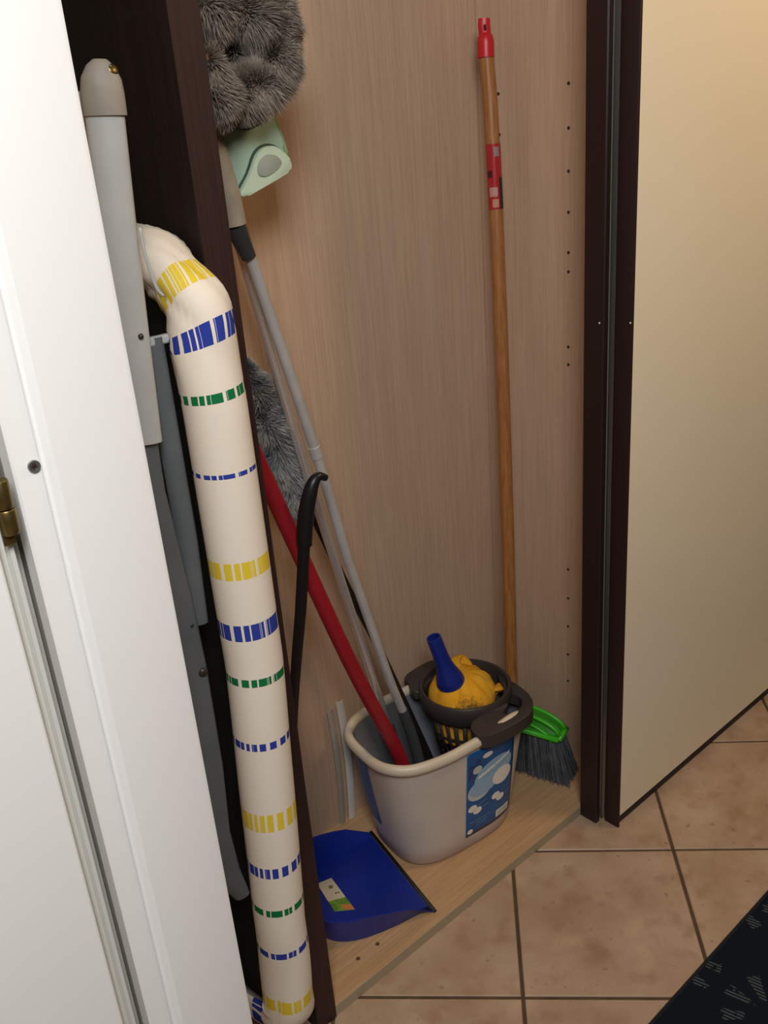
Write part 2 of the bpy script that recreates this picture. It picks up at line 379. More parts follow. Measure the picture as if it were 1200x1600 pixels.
            ring.append(bm.verts.new(v)); zz = h
            zz = h+(P[i].y-y0)*.9*(h > z1)+(.5-t)*.045*max(0, min(1, (h-.98)/.2))
            if f_bot: zz = h+(P[i].y-y0)*-.2
            info[ring[-1]] = (t*.17+(i > n*.62)*1, zz)
        rings.append(ring)
    for i in range(n):
        A, B = rings[i], rings[(i+1) % n]
        for k in range(seg-1):
            f = bm.faces.new((A[k], A[k+1], B[k+1], B[k]))
            for l in f.loops: l[uvl].uv = info[l.vert]
    # closing pad on the wardrobe side
    c1 = [r[-1] for r in rings]
    f = bm.faces.new(c1)
    for l in f.loops: l[uvl].uv = info[l.vert]
    me = bpy.data.meshes.new('cover')
    for f in bm.faces: f.smooth = len(f.verts) == 4
    bm.to_mesh(me); bm.free()
    cov = link('cover', me, m, root)
    md = cov.modifiers.new('thickness', 'SOLIDIFY'); md.thickness = .0015; md.offset = -1
    # metal board underneath
    bm = bmesh.new()
    inner = [(y, z) for y, z in path]
    vs = []
    for X0 in (-.012, -.006):
        vs.append([bm.verts.new((xc(z)+X0, y0+ra+(y-y0-ra)*.93, .63+(z-.63)*.98)) for y, z in inner])
    bm.faces.new(vs[0]); bm.faces.new(vs[1][::-1])
    for k in range(len(inner)): bm.faces.new((vs[0][k], vs[0][(k+1) % len(inner)], vs[1][(k+1) % len(inner)], vs[1][k]))
    finish('board_plate', bm, mat('dark_board_steel', '#1c1e20', .6, .2), root)
    # legs : flat oval steel tubes on the underside
    LEG = noisy('silver_grey_lacquer', '#bcbebc', '#c6c8c5', .4, (1, 1, 1), 20, 3)
    LEG2 = noisy('blue_grey_lacquer', '#62676a', '#6c7174', .45, (1, 1, 1), 20, 3)
    CAP = noisy('beige_grey_plastic', '#948d82', '#a59d90', .55, (1, 1, 1), 40, 3, bump=.2)
    A0 = Vector((.4195, .83, 1.295)); A1 = Vector((.4015, .83, 1.0)); A2 = Vector((.3975, .83, .93))
    up = bmesh.new(); tube(up, [(.4195, .83, 1.29), (.412, .83, 1.19), (.4055, .83, 1.09), (.3995, .83, .985)], .0172, 24, flat=.55, ref=(1, -.45, 0))
    lg = finish('leg', up, LEG, root, smooth=True, ang=50); lg['label'] = 'light silver oval tube leg with beige end cap'
    bm = bmesh.new()
    cp = [(.4195, .83, 1.284), (.4205, .83, 1.302), (.4215, .829, 1.314), (.4228, .829, 1.324), (.4232, .829, 1.329)]
    tube(bm, cp, [.0192, .0190, .0172, .0120, .006], 24, flat=.62, ref=(1, -.45, 0)); finish('end_cap', bm, CAP, lg, smooth=True, ang=60)
    bm = bmesh.new(); lathe(bm, [(.0001, .0), (.004, .0), (.006, -.002), (.006, -.006)], 16)
    bmesh.ops.transform(bm, matrix=to_axis((.430, .820, 1.321), (.2, -1, .5)), verts=bm.verts[:]); finish('brass_pin', bm, BRASS, lg, smooth=True)
    low = bmesh.new(); tube(low, [(.3975, .836, 1.0), (.3945, .836, .93), (.4005, .836, .81), (.4035, .836, .717), (.402, .836, .579), (.396, .836, .485), (.403, .836, .42), (.420, .836, .37)],
         [.0175, .0185, .0205, .0205, .0205, .0205, .018, .010], 20, flat=.5, ref=(1, -.45, 0))
    lg2 = finish('leg', low, LEG2, root, smooth=True, ang=50); lg2['label'] = 'dull grey lower leg tube'
    third = bmesh.new(); tube(third, [(.434, .845, 1.082), (.434, .845, 1.05), (.434, .845, .96), (.434, .845, .86), (.43, .845, .76)], .0115, 16, flat=.6, ref=(1, -.45, 0))
    finish('leg', third, LEG2, root, smooth=True, ang=50)
    bm = bmesh.new(); tube(bm, [(.4195, .862, 1.3055), (.4166, .862, 1.2427), (.4156, .862, 1.1444), (.4154, .862, 1.0235)], .0085, 14); finish('leg', bm, LEG, root, smooth=True, ang=50)
    box('leg_bracket', .424, .452, .838, .846, 1.074, 1.083, LEG, root, bev=.002)
    bm = bmesh.new(); tube(bm, smoothpath([(.4184, .80, 1.1900), (.419, .80, 1.1679), (.4222, .80, 1.1473), (.4256, .80, 1.1339), (.4305, .80, 1.1270)]), .0016, 8)
    finish('wire_hook', bm, LEG, root, smooth=True)
    for (x, y, z, r) in ((.4095, .8175, 1.091, .0028), (.411, .824, .773, .0028), (.414, .8235, .712, .006)):
        bm = bmesh.new(); lathe(bm, [(.0001, r*.55), (r*.5, r*.5), (r*.9, r*.2), (r, -.001)], 16)
        bmesh.ops.transform(bm, matrix=to_axis((x, y, z), (-.45, -1, 0)), verts=bm.verts[:]); finish('rivet', bm, mat('dark_rivet', '#4a4640', .4, .6), lg2 if z < 1 else lg, smooth=True)
    # foot tube carrying the board down to the tiles
    bm = bmesh.new(); tube(bm, [(.447, 1.05, .60), (.455, 1.06, .02)], .010, 14); finish('leg', bm, BLACKMATT, root, smooth=True, ang=50)
    bm = bmesh.new(); tube(bm, [(.455, .98, .0125), (.455, 1.16, .0125)], .012, 14); finish('foot_bar', bm, BLACKMATT, root, smooth=True, ang=50)
ironing_board()

# ---------------------------------------------------------------- fluff
def fluff(name, path, radii, parent, material, count, length, core_mat, droop=.2, seed=1):
    rnd = random.Random(seed)
    sp_ = smoothpath(path, 5); k = len(sp_)
    def rad(t):
        x = t*(len(radii)-1); i = min(int(x), len(radii)-2); return radii[i]+(radii[i+1]-radii[i])*(x-i)
    F = frames(sp_)
    bm = bmesh.new(); tube(bm, [f[0] for f in F], [rad(i/(k-1))*.62 for i in range(k)], 16)
    core = finish('fluff_core', bm, core_mat, parent, smooth=True)
    V = []; FC = []
    for _ in range(count):
        t = rnd.random(); x = t*(k-1); i = min(int(x), k-2); u = x-i
        p = F[i][0].lerp(F[i+1][0], u); T = F[i][1]; n = F[i][2]; b = F[i][3]
        a = rnd.uniform(0, 2*math.pi); d = n*math.cos(a)+b*math.sin(a)
        end = 0
        if t < .06: end = -(1-t/.06)
        if t > .94: end = (t-.94)/.06
        d = (d+T*(end*1.3+rnd.uniform(-.35, .35))).normalized()
        R = rad(t); base = p+d*R*.55; ln = R*.45*rnd.uniform(.7, 1.15)+length*rnd.uniform(.2, 1)*.5
        clump = Vector((noise.noise(base*38), noise.noise(base*38+Vector((9, 0, 0))), noise.noise(base*38+Vector((0, 9, 0)))))
        tip = base+d*ln+clump*ln*.8+Vector((0, 0, -droop*ln))
        mid = base.lerp(tip, .5)+d*ln*.12
        sd = d.cross(Vector((rnd.uniform(-1, 1), rnd.uniform(-1, 1), rnd.uniform(-1, 1)))).normalized()*rnd.uniform(.0003, .0007)
        j = len(V); V += [base-sd, base+sd, mid+sd*.8, mid-sd*.8, tip]
        FC += [(j, j+1, j+2, j+3), (j+3, j+2, j+4)]
    me = bpy.data.meshes.new(name); me.from_pydata([tuple(v) for v in V], [], FC)
    o = link(name, me, material, parent); o['kind'] = 'stuff'
    return o
FL = noisy('taupe_grey_fibre', '#7f756b', '#a2978b', .85, (1, 1, 1), 55, 4, .3, .7, coord='World', spec=.15)
FLC = mat('dark_fibre_core', '#3b3733', .9)
FL2 = noisy('blue_grey_fibre', '#888a8b', '#b3aea5', .85, (1, 1, 1), 45, 4, .35, .65, coord='World', spec=.15)
layer(FL2, '#738595', (1, 1, 1), 22, .5, .65, 2, amount=.8)
FLC2 = mat('dark_fibre_core_blue', '#3a3c3f', .9)

CHROME = mat('chrome_steel', '#f0eeea', .24, .8)
GREY = noisy('satin_grey_tube', '#bcbab8', '#cbc9c6', .27, (1, 1, 1), 30, 3, metal=.35)
DGREY = mat('dark_grey_grip', '#3f4244', .5)
def pole(name, path, r, m, parent, seg=18, n=5):
    bm = bmesh.new(); p = smoothpath(path, n); rr = r
    if isinstance(r, (list, tuple)):
        k = len(p); rr = []
        for i in range(k):
            x = i/(k-1)*(len(r)-1); q = min(int(x), len(r)-2); rr.append(r[q]+(r[q+1]-r[q])*(x-q))
    tube(bm, p, rr, seg); return finish(name, bm, m, parent, smooth=True, ang=50)

# large duster, top left, on the chrome pole
du = empty('feather_duster', (.89, 1.06, .14), 'big fluffy taupe duster bent over at the top left, on a shiny chrome pole', 'duster')
fluff('fluffy_fibre', [(.6255, 1.02, 1.3935), (.6992, 1.02, 1.3903), (.7504, 1.02, 1.3800), (.7526, 1.02, 1.3530), (.7395, 1.02, 1.3290), (.7125, 1.02, 1.3060), (.6880, 1.02, 1.295)],
      [.038, .038, .037, .035, .032, .030, .030], du, FL, 42000, .012, FLC, seed=2)
fluff('fluffy_fibre', [(.6397, 1.0, 1.3361), (.6431, 1.0, 1.3162), (.6499, 1.0, 1.2959), (.6566, 1.0, 1.2839)], [.024, .026, .026, .020], du, FL, 8000, .012, FLC, seed=3)
pole('pole', [(.668, 1.06, 1.29), (.6835, 1.075, 1.2), (.7040, 1.075, 1.1032), (.7639, 1.075, .7875), (.8780, 1.075, .262)], .0072, CHROME, du)
pole('grip', [(.8790, 1.075, .267), (.9100, 1.075, .125), (.925, 1.075, .060)], [.009, .0105, .0115], DGREY, du)

fluff('fluffy_fibre', [(.700, 1.045, 1.365), (.715, 1.05, 1.34), (.722, 1.05, 1.315)], [.024, .026, .024], du, FL, 5000, .010, FLC, seed=4)  # extra lobe added to fill the dark shadow gap inside the bend

# flat mop with green plate, on the grey pole
fm = empty('flat_mop', (.935, 1.05, .05), 'flat mop stored head up, sage green plastic plate on a long satin grey telescopic pole', 'mop')
GREEN = mat('sage_green_plastic', '#9ab5a4', .35)
GREEN2 = mat('pale_green_plastic', '#b9cbb3', .38)
def xzprism(name, poly, y0, y1, m, parent, bev=0, tilt=None):
    bm = bmesh.new(); prism(bm, [(x, z) for x, z in poly], 0, y1-y0, bev)
    M = Matrix(((1, 0, 0, 0), (0, 0, 1, y0), (0, 1, 0, 0), (0, 0, 0, 1)))
    bmesh.ops.transform(bm, matrix=M, verts=bm.verts[:])
    return finish(name, bm, m, parent, smooth=True, ang=35)
def sm2(poly, n=4):
    P = [Vector((x, 0, z)) for x, z in poly]; k = len(P); out = []
    for i in range(k):
        a, b, c, d = P[i-1], P[i], P[(i+1) % k], P[(i+2) % k]
        for j in range(n):
            t = j/n; v = .5*((2*b)+(c-a)*t+(2*a-5*b+4*c-d)*t*t+(3*b-a-3*c+d)*t**3); out.append((v.x, v.z))
    return out
outer = [(.66, 1.235), (.668, 1.292), (.72, 1.302), (.757, 1.288), (.771, 1.264), (.779, 1.236), (.781, 1.220), (.774, 1.207), (.757, 1.200), (.728, 1.191), (.697, 1.182), (.680, 1.205)]
xzprism('mop_plate', sm2(outer, 3), 1.055, 1.075, mat('olive_green_edge', '#7f9b74', .4), fm, .003)
inn = [(.665, 1.235), (.672, 1.288), (.72, 1.297), (.750, 1.285), (.763, 1.262), (.770, 1.240), (.768, 1.228), (.756, 1.217), (.735, 1.206), (.712, 1.194), (.696, 1.189), (.683, 1.205)]
xzprism('top_shell', sm2(inn, 3), 1.049, 1.056, GREEN, fm, .002)
lobe = [(.6915, 1.1895), (.709, 1.210), (.722, 1.230), (.735, 1.2385), (.750, 1.2385), (.764, 1.230), (.7735, 1.219), (.773, 1.2085), (.757, 1.2015), (.728, 1.192), (.697, 1.183)]
lb = xzprism('clamp_lobe', sm2(lobe, 4), 1.041, 1.052, GREEN2, fm, .002)
groove = [(.6885, 1.1895), (.7065, 1.211), (.7195, 1.232), (.734, 1.2412), (.751, 1.2412), (.766, 1.232), (.776, 1.220), (.768, 1.214), (.74, 1.214), (.7, 1.186)]
xzprism('lobe_groove', sm2(groove, 4), 1.0475, 1.0500, mat('dark_green_seam', '#2f4436', .6), fm)  # dark green seam strip round the clamp lobe
xzprism('grey_pad', sm2([(.7205, 1.2065), (.7215, 1.220), (.735, 1.2295), (.750, 1.2270), (.758, 1.2185), (.748, 1.2100), (.732, 1.2045)], 4), 1.0395, 1.043, mat('grey_rubber_pad', '#8c9488', .6), fm, .001)
xzprism('slot', sm2([(.673, 1.243), (.678, 1.240), (.684, 1.225), (.689, 1.205), (.6885, 1.199), (.681, 1.215), (.674, 1.232)], 3), 1.0465, 1.0495, DARKHOLE, fm)
bm = bmesh.new(); tube(bm, [(.7125+.052*math.cos(a), 1.0485, 1.307+.046*math.sin(a)) for a in [math.radians(200+140*k/20) for k in range(21)]], .0012, 8); finish('curved_seam', bm, mat('seam_green', '#3c5345', .6), fm, smooth=True)
pole('joint_sleeve', [(.6600, 1.045, 1.262), (.6638, 1.045, 1.24), (.6723, 1.045, 1.1916), (.677, 1.045, 1.1512)], [.009, .0150, .0165, .0160], noisy('clear_grey_plastic', '#8d8575', '#a59c8b', .35, (1, 1, 1), 30, 2), fm)
pole('collar', [(.6779, 1.045, 1.1511), (.6869, 1.0467, 1.1278), (.6947, 1.048, 1.1089)], [.0142, .0118, .0098], mat('charcoal_collar', '#34383a', .35), fm)
pole('pole', [(.697, 1.05, 1.1109), (.7052, 1.05, 1.0796), (.7675, 1.05, .821), (.8067, 1.05, .6263)], .0080, GREY, fm)
pole('lower_pole', [(.8040, 1.05, .6380), (.8390, 1.05, .4990), (.8701, 1.05, .3755), (.8955, 1.05, .2921)], .0076, GREY, fm)
bm = bmesh.new(); tube(bm, [(.7655, 1.05, .829), (.7695, 1.05, .811)], .0094, 18); finish('lock_ring', bm, GREY, fm, smooth=True, ang=50)
pole('grip', [(.8925, 1.05, .302), (.9150, 1.05, .215), (.945, 1.05, .050)], [.0095, .0105, .011], DGREY, fm)

# red broomstick
rd = empty('red_pole', (.866, 1.01, .05), 'plain red handle leaning in the bucket towards the dark side panel', 'pole')
pole('handle', [(.5775, 1.034, 1.10), (.6114, 1.03, .9750), (.6560, 1.0253, .8300), (.7624, 1.0152, .479), (.8330, 1.0113, .2850), (.8530, 1.010, .2150)], .0122, noisy('red_lacquer', '#8c1420', '#9c1a26', .42, (1, 1, 1), 20, 3), rd)
pole('end_cap', [(.8520, 1.0102, .2190), (.8800, 1.01, .1150), (.8950, 1.01, .055)], [.013, .0132, .012], mat('red_end_cap', '#7a101b', .5), rd)

# small duster behind the poles, on a thin dark rod
sd = empty('feather_duster', (.99, 1.08, .06), 'smaller blue-grey fluffy duster behind the metal poles, on a thin black rod', 'duster')
fluff('fluffy_fibre', [(.7075, 1.11, .9508), (.717, 1.11, .9062), (.7279, 1.11, .8449), (.7432, 1.11, .7744), (.7568, 1.11, .7171)], [.020, .034, .039, .037, .018], sd, FL2, 18000, .016, FLC2, droop=.3, seed=5)
pole('rod', [(.7520, 1.112, .795), (.7907, 1.11, .6992), (.8412, 1.1027, .5441), (.8848, 1.0955, .423), (.9774, 1.08, .1316), (.998, 1.078, .062)], .0068, BLACKMATT, sd)

# ---------------------------------------------------------------- dustpan with long curved handle
def dustpan():
    root = empty('dustpan', (.70, 1.0, .02), 'cobalt blue dustpan with black rubber lip and long black curved handle, on the shelf', 'dustpan')
    BL = noisy('cobalt_blue_plastic', '#0a2278', '#0e2a8c', .38, (1, 1, 1), 8, 2)
    A = Vector((.787, .889, 0)); B = Vector((.838, 1.112, 0)); U = (B-A).normalized(); V = Vector((-U.y, U.x, 0)); Lw = (B-A).length; D = .195
    # outline from lip near corner round the back to lip far corner; local (s along lip, d depth)
    def outline(t, inset=0):
        # t 0..1 along a superellipse half
        a = math.pi*(1-t); c, s = math.cos(a), math.sin(a); e = 2/3.6
        cs = (1 if c > 0 else -1)*abs(c)**e; sn = abs(s)**e
        return (Lw/2+cs*(Lw/2-inset), sn*(D-inset))
    def W(s, d, z): 
        p = A+U*s+V*d; return Vector((max(p.x, XL+.004), p.y, z))
    bm = bmesh.new(); n = 40
    lev = []
    for nm in ('ob', 'ot', 'it', 'ib'):
        row = []
        for k in range(n+1):
            t = k/n; ins = {'ob': .012, 'ot': 0, 'it': .0030, 'ib': .017}[nm]
            s, d = outline(t, ins); dd = max(0, min(1, d/(D*.62))); h = .004+.052*dd**.55
            if nm in ('ob',): z = .0205
            elif nm == 'ib': z = .0235
            else: z = .0205+h
            row.append(bm.verts.new(W(s, d, z)))
        lev.append(row)
    for a, b in ((0, 1), (1, 2), (2, 3)):
        for k in range(n): bm.faces.new((lev[a][k], lev[a][k+1], lev[b][k+1], lev[b][k]))
    bm.faces.new(lev[3]); bm.faces.new(lev[0][::-1])
    for k in (0, n): bm.faces.new([lev[q][k] for q in range(4)])
    bm.faces.new((lev[0][0], lev[0][n], lev[3][n], lev[3][0]))
    pan = finish('pan', bm, BL, root, smooth=True, ang=40)
    bm = bmesh.new(); a, b = A-V*.004, B-V*.004
    tube(bm, [a+Vector((0, 0, .0238)), b+Vector((0, 0, .0238))], .0034, 10, flat=.6, ref=V); finish('rubber_lip', bm, RUBBER, root, smooth=True)
    # ribs on the floor of the pan
    bm = bmesh.new()
    tube(bm, smoothpath([W(.05, .168, .0245), W(.10, .176, .0245), W(.15, .172, .0245)]), .0012, 6); finish('moulded_rib', bm, BL, pan, smooth=True)
    # sticker : white part and leafy green part
    q = [Vector((.690, 1.083, .0242)), Vector((.7165, 1.075, .0242)), Vector((.699, .990, .0242)), Vector((.672, 1.012, .0242))]
    def quad(name, c, m, par, z=0):
        bm = bmesh.new(); vs = [bm.verts.new(p+Vector((0, 0, z))) for p in c]; w2 = [bm.verts.new(p+Vector((0, 0, z-.0006))) for p in c]
        bm.faces.new(vs); bm.faces.new(w2[::-1])
        for i in range(len(c)): bm.faces.new((vs[i], vs[(i+1) % len(c)], w2[(i+1) % len(c)], w2[i]))
        return finish(name, bm, m, par)
    st = quad('sticker', q, mat('sticker_white', '#c2baa0', .6), root)
    lerp = lambda a, b, t: a+(b-a)*t
    g = [lerp(q[0], q[3], .66), lerp(q[1], q[2], .62), q[2], q[3]]
    quad('green_print', g, noisy('leaf_print', '#3f6a1c', '#7ba03a', .6, (1, 1, 1), 90, 2, coord='World'), st, .0004)
    quad('orange_print', [lerp(g[1], q[2], .6), q[2], lerp(q[2], q[3], .45), lerp(g[1], q[3], .55)], mat('orange_print', '#c07840', .6), st, .0008)
    for tt, uu, r in ((.24, .62, .0042), (.45, .8, .0016), (.45, .66, .0016)):
        c = lerp(lerp(q[0], q[3], tt), lerp(q[1], q[2], tt), uu)
        quad('print_mark', [c+Vector((math.cos(a)*r, math.sin(a)*r, 0)) for a in [k*math.pi/5 for k in range(10)]], mat('print_brown', '#75684f' if r > .003 else '#3b3424', .6), st, .0004)
    h = pole('handle', [(.6955, .9985, .735), (.6940, 1.0002, .7169), (.6830, 1.0140, .6089), (.6725, 1.0280, .5165), (.6610, 1.0440, .4012), (.6380, 1.055, .21), (.6180, 1.062, .060), (.6155, 1.062, .045)], [.0088, .0088, .0085, .008, .0075, .0072, .0072, .009], BLACK, root)
    bm = bmesh.new()
    p = smoothpath([(.6938, 1.0005, .712), (.6948, .9985, .730), (.6988, .9939, .762), (.7048, .9887, .7893), (.7120, .9868, .8050), (.7215, .9858, .8110), (.7330, .985, .8055)], 5)
    k = len(p); R = [.0112, .0116, .0115, .0105, .0088, .0064, .0048]
    rr = [R[min(int(i/(k-1)*6), 5)]+(R[min(int(i/(k-1)*6), 5)+1]-R[min(int(i/(k-1)*6), 5)])*(i/(k-1)*6-min(int(i/(k-1)*6), 5)) for i in range(k)]
    tube(bm, p, rr, 18); g = finish('curved_grip', bm, BLACK, h, smooth=True, ang=50)
    bm = bmesh.new(); tube(bm, [(.7316, .985, .8062), (.7334, .985, .8051)], .0028, 12); finish('hanging_hole', bm, mat('hole_grey', '#6f6d68', .3, .5), h, smooth=True)  # grey disc marks the open end of the grip
    box('handle_socket', .6055, .632, 1.047, 1.077, .0242, .060, BL, root, bev=.004)
dustpan()

# ---------------------------------------------------------------- clear plastic strips against the back
CLEAR = mat('clear_plastic_strip', '#d9d3c8', .3, Transmission_Weight=.12, IOR=1.3)
CLEAR2 = mat('thin_clear_plastic', '#c8bfb0', .3, Transmission_Weight=.5, IOR=1.2)
for (xa, xb, zt, lab, lean) in ((.838, .8545, .289, 'cloudy clear plastic strip beside the bucket, the right and brighter of two', 0), (.816, .828, .283, 'thin clear plastic strip against the oak back, the left and fainter of two', .0)):
    bm = bmesh.new(); n = 14; rows = []
    for k in range(n+1):
        t = k/n; z = .0205+(zt-.0205)*t; b_ = math.sin(t*math.pi)*.006
        rows.append([bm.verts.new((x-.006*t*0+b_*.5, 1.170-.004*math.sin(t*3)+dy, z)) for x, dy in ((xa, 0), ((xa+xb)/2, -.003), (xb, 0), (xb, .0012), ((xa+xb)/2, -.0018), (xa, .0012))])
    for a, b in zip(rows, rows[1:]):
        for k in range(6): bm.faces.new((a[k], a[(k+1) % 6], b[(k+1) % 6], b[k]))
    bm.faces.new(rows[0]); bm.faces.new(rows[-1])
    tag(finish('plastic_strip', bm, CLEAR if xa > .83 else CLEAR2, smooth=True, ang=60), lab, 'strip')

# ---------------------------------------------------------------- bucket
BC = Vector((.958, 1.033)); BR = math.radians(-8)
BZ0, BZ1 = .0205, .256
def bsup(ang, a, b, n=3.2):
    c, s = math.cos(ang), math.sin(ang); e = 2/n
    return ((1 if c > 0 else -1)*abs(c)**e*a, (1 if s > 0 else -1)*abs(s)**e*b)
def brot(x, y): return (BC.x+x*math.cos(BR)-y*math.sin(BR), BC.y+x*math.sin(BR)+y*math.cos(BR))
def bdim(z):
    t = (z-BZ0)/(BZ1-BZ0); k = t**.9
    return .121+.040*k, .088+.014*k, -.002+.006*t
def front(xl, z, off):
    """point on the front wall at local x"""
    a, b, cx = bdim(z); n = 3.2; xx = max(-a*.999, min(a*.999, xl))
    y = -b*(1-abs(xx/a)**n)**(1/n); gx = abs(xx/a)**(n-1)*(1 if xx > 0 else -1)/a; gy = -(abs(y/b)**(n-1))/b; l = math.hypot(gx, gy)
    X, Y = brot(xx+cx+gx/l*off, y+gy/l*off); return Vector((X, Y, z))
def bucket():
    root = empty('bucket', (BC.x, BC.y, .02), 'pale beige oval plastic cleaning bucket with a blue printed label, standing on the shelf', 'bucket')
    PL = noisy('milky_grey_plastic', '#c3b6aa', '#ccbfb2', .42, (1, 1, 1), 14, 3, coord='World')
    # purple stain low on the wall : real discoloration
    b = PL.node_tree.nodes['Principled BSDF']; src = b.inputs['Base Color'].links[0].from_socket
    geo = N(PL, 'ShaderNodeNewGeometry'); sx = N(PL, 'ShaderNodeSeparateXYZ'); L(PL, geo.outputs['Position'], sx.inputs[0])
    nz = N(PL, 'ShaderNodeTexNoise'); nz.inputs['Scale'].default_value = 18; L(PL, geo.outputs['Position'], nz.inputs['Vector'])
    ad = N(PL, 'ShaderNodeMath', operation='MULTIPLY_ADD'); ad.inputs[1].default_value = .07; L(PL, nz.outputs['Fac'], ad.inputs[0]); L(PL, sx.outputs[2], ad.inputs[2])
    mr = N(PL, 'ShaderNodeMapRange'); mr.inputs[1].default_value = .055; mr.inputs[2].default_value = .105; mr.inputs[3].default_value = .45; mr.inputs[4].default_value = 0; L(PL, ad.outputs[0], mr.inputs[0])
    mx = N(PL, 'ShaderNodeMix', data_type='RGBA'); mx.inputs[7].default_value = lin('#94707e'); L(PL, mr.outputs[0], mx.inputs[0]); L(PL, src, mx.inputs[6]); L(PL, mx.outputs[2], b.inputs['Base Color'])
    seg = 72
    def ring(bm, z, off, zz=None, shrink=0):
        a, b, cx = bdim(z); r = []
        for k in range(seg):
            x, y = bsup(2*math.pi*(k+.5)/seg, a+off-shrink, b+off-shrink); X, Y = brot(x+cx, y); r.append(bm.verts.new((X, Y, z if zz is None else zz)))
        return r
    bm = bmesh.new(); R = []
    R.append(ring(bm, BZ0, 0, None, .012)); R.append(ring(bm, BZ0+.003, 0, None, .004)); R.append(ring(bm, BZ0+.010, 0))
    for k in range(1, 9): R.append(ring(bm, BZ0+.010+(BZ1-BZ0-.010)*k/8, 0))
    NI = len(R)
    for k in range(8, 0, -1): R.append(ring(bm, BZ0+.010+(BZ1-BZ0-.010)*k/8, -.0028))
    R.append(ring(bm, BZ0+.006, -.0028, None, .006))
    for A, B in zip(R, R[1:]):
        for k in range(seg): bm.faces.new((A[k], A[(k+1) % seg], B[(k+1) % seg], B[k]))
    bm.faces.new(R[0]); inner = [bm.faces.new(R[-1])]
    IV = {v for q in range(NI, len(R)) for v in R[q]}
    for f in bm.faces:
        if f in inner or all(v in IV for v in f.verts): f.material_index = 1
    wall = finish('bucket_wall', bm, PL, root, smooth=True, ang=60); wall.data.materials.append(noisy('inner_wall_slate', '#75777c', '#7f8186', .4, (1, 1, 1), 14, 3, coord='World'))  # inner faces are a darker blue-grey than the outside
    # rolled rim with a raised spout at the front right
    RM = noisy('ivory_rim_plastic', '#c9bba4', '#d2c5ae', .4, (1, 1, 1), 20, 2, coord='World')
    bm = bmesh.new(); rg = []
    for k in range(seg):
        t = 2*math.pi*(k+.5)/seg; a, b, cx = bdim(BZ1); x, y = bsup(t, a+.003, b+.003)
        deg = math.degrees(t) % 360; lift = .012*math.exp(-((deg-287)/16)**2)+.0015*math.sin(t*9)*.3
        X, Y = brot(x+cx, y); rg.append(Vector((X, Y, BZ1+.001+lift)))
    rr = []
    for i, p in enumerate(rg):
        T = (rg[(i+1) % seg]-rg[i-1]).normalized(); up = Vector((0, 0, 1)); o_ = T.cross(up).normalized(); up = o_.cross(T)
        rr.append([bm.verts.new(p+o_*math.cos(a)*.0085+up*math.sin(a)*.0105) for a in [2*math.pi*q/12 for q in range(12)]])
    for i in range(seg):
        A, B = rr[i], rr[(i+1) % seg]
        for k in range(12): bm.faces.new((A[k], A[(k+1) % 12], B[(k+1) % 12], B[k]))
    finish('rim', bm, RM, root, smooth=True)
    # blue label: a thin skin on the front wall, prints as thinner skins over it
    x0, x1, za, zb = -.016, .098, .054, .240
    def M2(u, v, off): return front(x0+(x1-x0)*u, za+(zb-za)*v, off)
    def patch(name, fn, m, par, off, nu=14, nv=14):
        bm = bmesh.new(); g = [[bm.verts.new(M2(*fn(i/nu, j/nv), off)) for j in range(nv+1)] for i in range(nu+1)]
        for i in range(nu):
            for j in range(nv): bm.faces.new((g[i][j], g[i+1][j], g[i+1][j+1], g[i][j+1]))
        o = finish(name, bm, m, par, smooth=True); return o
    BLUE = noisy('label_blue', '#0f4d86', '#155a96', .35, (1, 1, 1), 30, 3, coord='World')
    lab = patch('label', lambda u, v: (u, v), BLUE, root, .0006, 18, 18)
    md = lab.modifiers.new('paper', 'SOLIDIFY'); md.thickness = .0004
    LB = mat('label_light_blue', '#8fb0c8', .4); LW = mat('label_white', '#e6ded4', .4); LG = mat('label_grey', '#a9a7a0', .5); LV = mat('label_violet', '#3a3a72', .5); LC = mat('label_cloud', '#bcc0c0', .45)
    def blob(name, cu, cv, ru, rv, m, off, rot=0, n=28):
        bm = bmesh.new(); rings = []; c = bm.verts.new(M2(cu, cv, off)); asp = (zb-za)/(x1-x0)
        for q in range(1, 6):
            f = q/5; row = []
            for k in range(n):
                a = 2*math.pi*k/n; px = math.cos(a)*ru*f; py = math.sin(a)*rv*f*asp
                X = px*math.cos(rot)-py*math.sin(rot); Y = px*math.sin(rot)+py*math.cos(rot)
                row.append(bm.verts.new(M2(cu+X, cv+Y/asp, off)))
            rings.append(row)
        for k in range(n): bm.faces.new((c, rings[0][k], rings[0][(k+1) % n]))
        for A, B in zip(rings, rings[1:]):
            for k in range(n): bm.faces.new((A[k], A[(k+1) % n], B[(k+1) % n], B[k]))
        return finish(name, bm, m, lab, smooth=True)
    blob('print_cloud', .26, .52, .24, .115, LC, .0013, .10)
    blob('print_oval', .54, .665, .40, .145, LB, .0016, .22)
    blob('print_oval', .36, .55, .30, .10, LB, .00165, .1)
    blob('print_disc', .72, .555, .205, .10, LW, .0020)
    for cu, cv in ((.60, .335), (.70, .285), (.12, .33), (.22, .28)): blob('print_dot', cu, cv, .088, .04, LW, .0016)
    blob('print_dot', .08, .055, .055, .028, LW, .0016)
    for cu, cv, r in ((.10, .80, .07), (.22, .86, .05), (.08, .72, .05)): blob('print_splash', cu, cv, r, r*.6, LV, .0021)
    blob('print_splash', .20, .78, .09, .045, LC, .0022); blob('print_splash', .40, .90, .10, .03, LW, .0022)
    # words : white slanted title, small line under it (illegible in the photo, drawn as runs of letter strokes)
    bm = bmesh.new(); rnd = random.Random(4)
